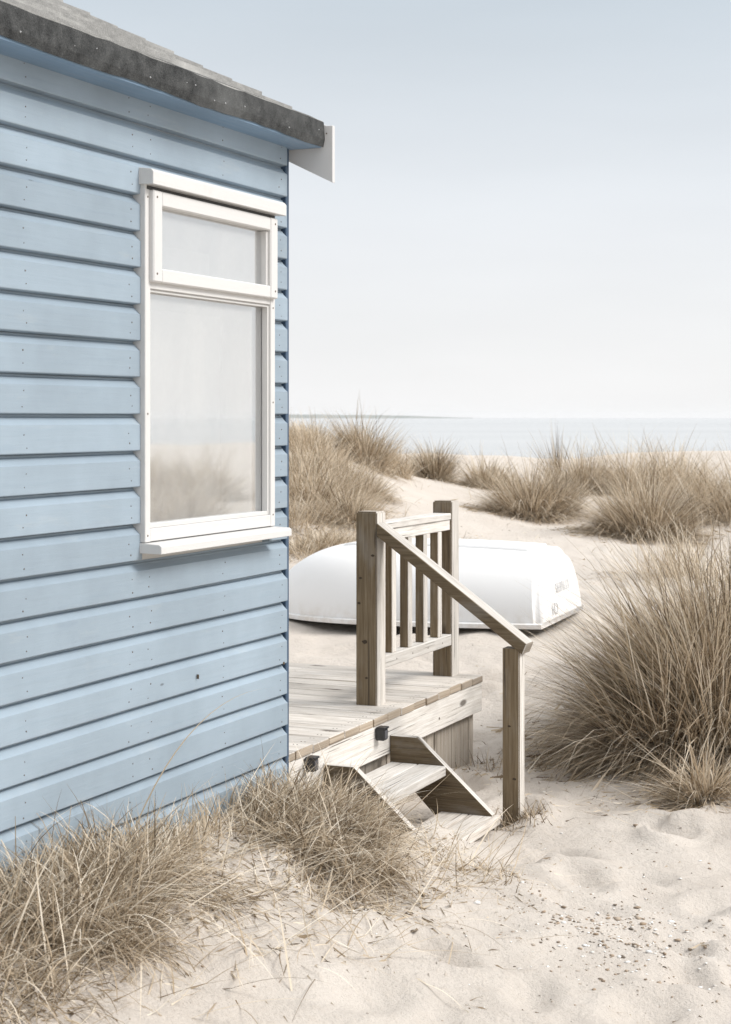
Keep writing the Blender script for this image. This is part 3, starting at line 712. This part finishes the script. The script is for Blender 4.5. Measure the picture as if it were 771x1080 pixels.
# ------------------------------------------------------------------ marram grass
def blades(n, cx, cy, rad, length, lean=(5, 60), curl=(10, 60), width=.0045, seg=5, rng=None, spread_y=1.0, azbias=None, tint=(.25, .95), flat=0.0, wind=(0, 0), dark=.25):
    """returns co, faces, tint arrays of n ribbon blades rooted in an ellipse"""
    rng = rng or RNG
    r = rad*np.sqrt(rng.random(n)); th = rng.random(n)*2*np.pi
    rx = cx+r*np.cos(th); ry = cy+r*np.sin(th)*spread_y
    rr = r/rad; d0 = th.copy()
    if flat:
        q = rng.random(n) < flat; d0 = np.where(q, rng.random(n)*2*np.pi, d0); rr = np.where(q, rng.random(n), rr)
    if azbias is not None: d0 = np.where(rng.random(n) < azbias[1], azbias[0]+rng.normal(0, .5, n), d0)
    am = lean[0]+(lean[1]-lean[0])*np.clip(.75*rr+rng.normal(0, .2, n)+.1, 0, 1)
    vx = am*np.cos(d0)+rng.normal(0, 9, n)+wind[0]; vy = am*np.sin(d0)+rng.normal(0, 9, n)+wind[1]
    az = np.arctan2(vy, vx); ln = np.radians(np.clip(np.hypot(vx, vy), 0, 89))
    cl = np.radians(rng.uniform(*curl, n))
    L = length*np.clip(rng.normal(.82, .22, n), .25, 1.25)*(1-.30*np.clip(ln/R(80), 0, 1.1))
    return ribbons(rx, ry, az, ln, cl, L, width*rng.uniform(.6, 1.35, n), seg, rng, tint, dark)
def ribbons(rx, ry, az, ln, cl, L, W, seg, rng, tint=(.25, .95), dark=.25, rz=None):
    n = len(rx); rx = np.asarray(rx, float); ry = np.asarray(ry, float)
    z = (ground_z(rx.copy(), ry.copy())-.015) if rz is None else rz
    px, py, pz = rx.copy(), ry.copy(), z.copy()
    tw = rng.normal(0, .25, n); wa = az+np.pi/2+rng.normal(0, .7, n)
    co = np.zeros((n, (seg+1)*2, 3)); k = np.arange(seg+1)/seg
    for i in range(seg+1):
        t_ = k[i]; hw = W*.5*(1-t_**2.2)*(.75+.5*min(1, t_*4))+.0002
        co[:, 2*i, 0] = px-np.cos(wa)*hw; co[:, 2*i, 1] = py-np.sin(wa)*hw; co[:, 2*i, 2] = pz
        co[:, 2*i+1, 0] = px+np.cos(wa)*hw; co[:, 2*i+1, 1] = py+np.sin(wa)*hw; co[:, 2*i+1, 2] = pz
        a = ln+cl*(t_**1.3); ah = az+tw*t_; d = L/seg
        px = px+np.sin(a)*np.cos(ah)*d; py = py+np.sin(a)*np.sin(ah)*d; pz = pz+np.cos(a)*d
    b = (np.arange(n)*(seg+1)*2)[:, None, None]; q = (np.arange(seg)*2)[None, :, None]
    fc = (b+q+np.array([0, 1, 3, 2])[None, None, :]).reshape(-1, 4)
    tn = rng.uniform(tint[0], tint[1], n); tn = np.where(rng.random(n) < dark, tn*.45, tn)
    tv = np.repeat(tn[:, None], (seg+1)*2, 1).ravel()
    return co.reshape(-1, 3), fc, tv
def merge(parts):
    co, fc, tv, off = [], [], [], 0
    for c, f, t_ in parts: co.append(c); fc.append(f+off); tv.append(t_); off += len(c)
    return np.concatenate(co), np.concatenate(fc), np.concatenate(tv)
def grass_obj(name, parts, base, mat='grass'):
    co, fc, tv = merge(parts); 
    # nothing dips far under the sand
    gzz = ground_z(co[:, 0].copy(), co[:, 1].copy()); co[:, 2] = np.maximum(co[:, 2], gzz-.02+.028*(np.arange(len(co)) % 7)/7)
    co = co-np.array(base)[None]
    me = fast_mesh(name, co, fc); at_ = me.attributes.new('tint', 'FLOAT', 'POINT')
    at_.data.foreach_set('value', tv.astype(np.float32)); me.materials.append(M[mat])
    o = bpy.data.objects.new(name, me); COL.objects.link(o); o.location = base; return o
def px2(x, Y): return (x-385)/1800*Y
def tussock(label, x, Y, rad, length, n, group=None, world=False, **kw):
    X = x if world else px2(x, Y); base = (X, Y, gz(X, Y)); rng = np.random.default_rng(int(abs(X)*1000+Y*77) % 99991)
    k = kw.pop('clumps', 5); parts = []; tl_, th_ = kw.pop('tint', (.25, .95)); wd = kw.pop('wind', (-7, 0)); ln_ = kw.get('lean', (5, 60))
    for i in range(k):          # a tussock is several crowns grown together, each with its own lean, height and age
        a_ = rng.uniform(0, 6.28); d_ = rad*rng.uniform(.15, .95) if i else 0
        w_ = (wd[0]+rng.normal(0, 10)+(math.cos(a_)*12 if i else 0), wd[1]+rng.normal(0, 10)+(math.sin(a_)*12 if i else 0))
        sh = rng.uniform(-.12, .12); f_ = 1.0 if i == 0 else rng.uniform(.62, 1.02)
        parts.append(blades(int(n/(k+.6)*(1.6 if i == 0 else 1)), X+math.cos(a_)*d_, Y+math.sin(a_)*d_, rad*(.75 if i == 0 else rng.uniform(.3, .6)), length*f_, rng=rng, wind=w_,
                            tint=(max(.02, tl_+sh), min(1, th_+sh)), **kw))
    # broken and bent-over stems
    kb = dict(kw); kb['lean'] = (10, 70); kb['curl'] = (70, 150); parts.append(blades(int(n*.16), X, Y, rad*1.1, length*.85, rng=rng, wind=wd, tint=(.3, 1.0), **{k_: v for k_, v in kb.items()}))
    # dead skirt round the base
    parts.append(blades(int(n*.34), X, Y, rad*1.25, length*.62, lean=(55, 88), curl=(5, 60), width=kw.get('width', .0045), rng=rng, tint=(.35, .95), dark=.35, flat=.4))
    o = grass_obj('grass_tussock', parts, base); return tag(o, label, 'grass tussock', group)
G1 = 'marram tussocks on the dune crest'
# far crest, left to right
tussock('thin pale tuft on the very top of the left dune', 328, 20.5, 0.20, 0.22, 450, G1, width=.005, lean=(0, 35))
tussock('long haired tussock hanging down the left dune by the hut corner', 318, 18.8, 0.70, 0.46, 2550, G1, width=.005)
tussock('upright dark hearted tussock on the shoulder of the left dune', 383, 19.6, 0.29, 0.73, 2250, G1, width=.005, lean=(0, 42), tint=(.1, .9))
tussock('shaggy tussock halfway down the left dune above the boat', 322, 16.6, 0.70, 0.49, 2550, G1, width=.005)
tussock('dark centred tussock on the left dune just above the tall railing post', 362, 15.8, 0.38, 0.43, 2250, G1, width=.0045, tint=(.1, .8), lean=(15, 80))
tussock('trailing tussock at the foot of the left dune behind the boat bow', 330, 14.4, 0.45, 0.32, 1200, G1, width=.0045, lean=(30, 85))
tussock('matted pale tussock low on the left dune beside the hut corner', 310, 15.4, .50, .42, 2200, G1, width=.0045, lean=(15, 80))
tussock('bushy tussock in the middle of the left dune face', 346, 17.6, .55, .46, 2400, G1, width=.0045, lean=(10, 75))
tussock('flattened tussock spilling down the left dune towards the boat', 352, 14.6, .40, .30, 1300, G1, width=.0045, lean=(35, 86))
tussock('small wispy tuft on the right shoulder of the left dune', 405, 20.6, 0.25, 0.51, 750, G1, width=.005, lean=(0, 35))
tussock('lone round tussock between the left dune and the sandy gap', 453, 21.8, 0.27, 0.58, 1800, G1, width=.0055, lean=(0, 52), tint=(.1, .85))
tussock('low tussock right of the gap that opens to the sea', 518, 21.2, 0.31, 0.54, 1650, G1, width=.0055, lean=(2, 68))
tussock('wide middle tussock with dark tangled base beyond the sandy path', 556, 18.6, 0.40, 0.77, 3900, G1, width=.005, lean=(0, 72), tint=(.08, .9))
tussock('spiky upright tuft poking above the middle tussock against the sea', 588, 21.6, 0.05, 0.80, 150, G1, width=.006, lean=(0, 9), curl=(0, 10), tint=(.1, .6))
tussock('pale tussock filling the space between the two widest crest tussocks', 612, 20.6, 0.38, 0.74, 1950, G1, width=.005, lean=(0, 55))
tussock('large shaggy tussock at the right end of the crest', 676, 16.9, 0.40, 0.84, 4200, G1, width=.005, lean=(0, 72), tint=(.08, .9))
tussock('tall pale tussock behind the shaggy one at the right end of the crest', 690, 20.5, 0.51, 0.83, 2550, G1, width=.005, lean=(0, 52))
tussock('grassy mound at the far right edge of the view', 768, 18.0, 0.56, 0.87, 3300, G1, width=.005, lean=(0, 60))
tussock('low crushed tuft of dead grass between the post and the path', 505, 15.2, 0.28, 0.18, 600, G1, width=.0045, lean=(45, 89), tint=(.1, .6))
tussock('sparse upright stems at the right in front of the crest', 700, 12.8, 0.45, 0.56, 390, G1, width=.004, lean=(0, 35))
# big near tussocks on the right
tussock('huge spiky tussock right of the foot post, tallest of the near grass', 728, 7.95, .36, 1.02, 8200, 'near tussocks', width=.0048, lean=(0, 62), curl=(5, 55), tint=(.05, 1.0), dark=.42, clumps=9, wind=(-16, -4))
tussock('spiky tussock at the far right edge behind the huge one', 800, 8.9, .38, 1.0, 3000, 'near tussocks', width=.0045, lean=(3, 68), tint=(.12, .9), dark=.3)
tussock('flattened pale tussock low at the right edge of the sand', 742, 7.05, .12, .46, 700, 'near tussocks', width=.0038, lean=(40, 88), curl=(0, 45), tint=(.3, 1.0), dark=.25)

# tangled dead grass against the hut and the steps
def tangle(centres, seed):
    parts = []; rng = np.random.default_rng(seed)
    for (a, b, rad, length, n, azb, lean) in centres:
        p = F(a, b); parts.append(blades(n, p.x, p.y, rad, length, lean=lean, curl=(20, 115), width=.0028, seg=7, rng=rng, azbias=azb, tint=(.12, 1.0), dark=.40, flat=.75))
    p = F(centres[0][0], centres[0][1]); return parts, (p.x, p.y, gz(p.x, p.y)), rng
def loose(parts, rng, cx, cy, n, sp, L, W, lean, tint):
    rx = rng.normal(cx, sp, n); ry = rng.normal(cy, sp, n)
    parts.append(ribbons(rx, ry, rng.uniform(0, 6.28, n), R(lean)+rng.random(n)*R(85-lean), R(5)+rng.random(n)*R(50), rng.uniform(L*.55, L, n), rng.uniform(W*.6, W, n), 8, rng, tint, .15))
parts, base, rng = tangle([(.25, -.32, .20, .28, 3400, (R(60), .3), (25, 85)), (.13, .08, .11, .20, 800, (R(90), .3), (25, 88)), (.40, -.55, .20, .27, 2400, None, (30, 88)),
                           (.08, .25, .06, .20, 250, None, (15, 80)), (.10, -.36, .10, .22, 600, None, (25, 85)), (.55, -.74, .16, .20, 400, None, (50, 89))], 31)
loose(parts, rng, base[0], base[1]-.05, 170, .19, .48, .0046, 50, (.6, 1.0)); loose(parts, rng, base[0]+.05, base[1]-.2, 220, .26, .34, .004, 68, (.1, 1.0))
tag(grass_obj('grass_tussock', parts, base), 'tangled heap of dead grass between the hut corner and the steps', 'grass tussock', 'dead grass heaps by the hut')
parts, base, rng = tangle([(.13, -1.42, .16, .28, 2700, (R(190), .3), (20, 85)), (.24, -1.74, .20, .30, 3000, (R(150), .2), (25, 88)), (.08, -1.08, .09, .17, 500, None, (20, 85)),
                           (.20, -2.15, .28, .30, 1700, None, (25, 85)), (.30, -1.25, .14, .20, 450, (R(-20), .3), (55, 89))], 32)
loose(parts, rng, base[0], base[1]-.1, 190, .22, .52, .005, 50, (.6, 1.0)); loose(parts, rng, base[0]+.18, base[1]-.0, 260, .26, .36, .004, 68, (.1, 1.0))
p = F(.05, -1.21)    # the long stem that arches up across the boards
parts.append(ribbons([p.x], [p.y], np.array([R(64)]), np.array([R(38)]), np.array([R(62)]), np.array([.92]), np.array([.0045]), 14, np.random.default_rng(4), (.4, .45), 0))
tag(grass_obj('grass_tussock', parts, base), 'tangled heap of dead grass at the foot of the hut wall under the window', 'grass tussock', 'dead grass heaps by the hut')

# thin growth nobody could count: along the wall foot, round the steps, across the sand
parts = []; rng = np.random.default_rng(11)
def scatter(n, fn, L, lean, curl, W=.0028, tint=(.3, 1.0), dark=.3):
    P_ = np.array([fn() for _ in range(n)]); parts.append(ribbons(P_[:, 0], P_[:, 1], rng.uniform(0, 6.28, n), np.radians(rng.uniform(*lean, n)), np.radians(rng.uniform(*curl, n)), rng.uniform(L*.4, L, n), np.full(n, W), 5, rng, tint, dark))
def fa(a0, a1, b0, b1):
    def f():
        p = F(rng.uniform(a0, a1), rng.uniform(b0, b1)); return (p.x, p.y)
    return f
scatter(900, fa(.03, .20, -2.6, -.02), .20, (0, 45), (0, 60))
scatter(500, fa(.05, .6, -2.4, -.5), .30, (55, 88), (0, 40))
scatter(620, fa(.10, .8, -1.2, .2), .34, (45, 88), (0, 40))
scatter(420, lambda: (px2(rng.normal(470, 45), 5.6), rng.normal(5.75, .35)), .10, (10, 85), (0, 80), W=.0022, tint=(.2, .85))
scatter(300, lambda: (rng.normal(.60, .07), rng.normal(6.86, .07)), .11, (10, 85), (0, 80), W=.003, tint=(.1, .7))
scatter(260, lambda: (rng.normal(.60, .16), rng.normal(7.75, .16)), .12, (10, 80), (0, 80), W=.003, tint=(.1, .7))
scatter(160, lambda: (rng.uniform(-.3, 1.3), rng.uniform(4.5, 7.2)), .12, (80, 90), (-4, 8), W=.0025, tint=(.15, .7))
scatter(240, lambda: (rng.normal(1.15, .3), rng.normal(7.25, .25)), .25, (70, 90), (-5, 15), W=.003, tint=(.4, 1.0))
scatter(600, lambda: (rng.uniform(.4, 5), rng.uniform(8.5, 18)), .14, (70, 90), (-4, 20), W=.004, tint=(.1, .7))
scatter(3600, lambda: (rng.normal(-1.6, .85), rng.uniform(13.2, 23)), .28, (10, 88), (0, 60), W=.005, tint=(.3, .95))
scatter(500, lambda: (rng.uniform(1, 8), rng.uniform(13, 26)), .16, (20, 88), (0, 60), W=.005, tint=(.3, .95))
tag(grass_obj('sparse_grass', parts, (0, 6, 0)), 'thin scattered straws and shoots on the sand', 'grass', kind='stuff')

# dunes to the right that the pane mirrors
rr_ = np.random.default_rng(5)
for i in range(10):
    X = rr_.uniform(4.5, 11); Y = rr_.uniform(7.5, 14)
    tussock('marram tussock on the dunes out to the right', X, Y, .6, .7, 1500, 'marram on the right hand dunes', world=True, width=.010, lean=(3, 65))

# shell grit and pebbles
n = 1500; rng = np.random.default_rng(21); v = []; f = []; tv = []
ico = bmesh.new(); bmesh.ops.create_icosphere(ico, subdivisions=1, radius=1); iv = np.array([v_.co[:] for v_ in ico.verts]); ico.verts.index_update()
fi = np.array([[q.index for q in ff.verts] for ff in ico.faces]); ico.free()
k = rng.random(n)
X = np.where(k < .6, px2(640, 5.3)+rng.normal(0, .17, n), rng.uniform(-.6, 1.6, n)); Y = np.where(k < .6, 5.22+rng.normal(0, .22, n), rng.uniform(4.3, 8.5, n))
a_ = (X-O[0])*CA-(Y-O[1])*SA; ok = a_ > .25; X = X[ok]; Y = Y[ok]; n = len(X)
Z = ground_z(X.copy(), Y.copy()); sz = np.clip(rng.lognormal(-5.55, .55, n), .0015, .014)
co = iv[None]*np.stack([sz, sz*rng.uniform(.5, .9, n), sz*rng.uniform(.2, .5, n)], 1)[:, None]*(1+rng.uniform(-.25, .25, (n, 12, 1)))
an = rng.uniform(0, 6.28, n); c_, s_ = np.cos(an)[:, None], np.sin(an)[:, None]
x_ = co[:, :, 0]*c_-co[:, :, 1]*s_; y_ = co[:, :, 0]*s_+co[:, :, 1]*c_
co = np.stack([x_+X[:, None], y_+Y[:, None], co[:, :, 2]+Z[:, None]+sz[:, None]*.15], 2).reshape(-1, 3)
fc = (np.arange(n)[:, None, None]*12+fi[None]).reshape(-1, 3)
me = fast_mesh('pebbles', co, fc); at_ = me.attributes.new('tint', 'FLOAT', 'POINT')
tn = rng.random(n); at_.data.foreach_set('value', np.repeat(tn, 12).astype(np.float32)); me.materials.append(M['pebble'])
o = bpy.data.objects.new('pebbles', me); COL.objects.link(o); tag(o, 'shell grit and small pebbles strewn on the sand', 'pebbles', kind='stuff')
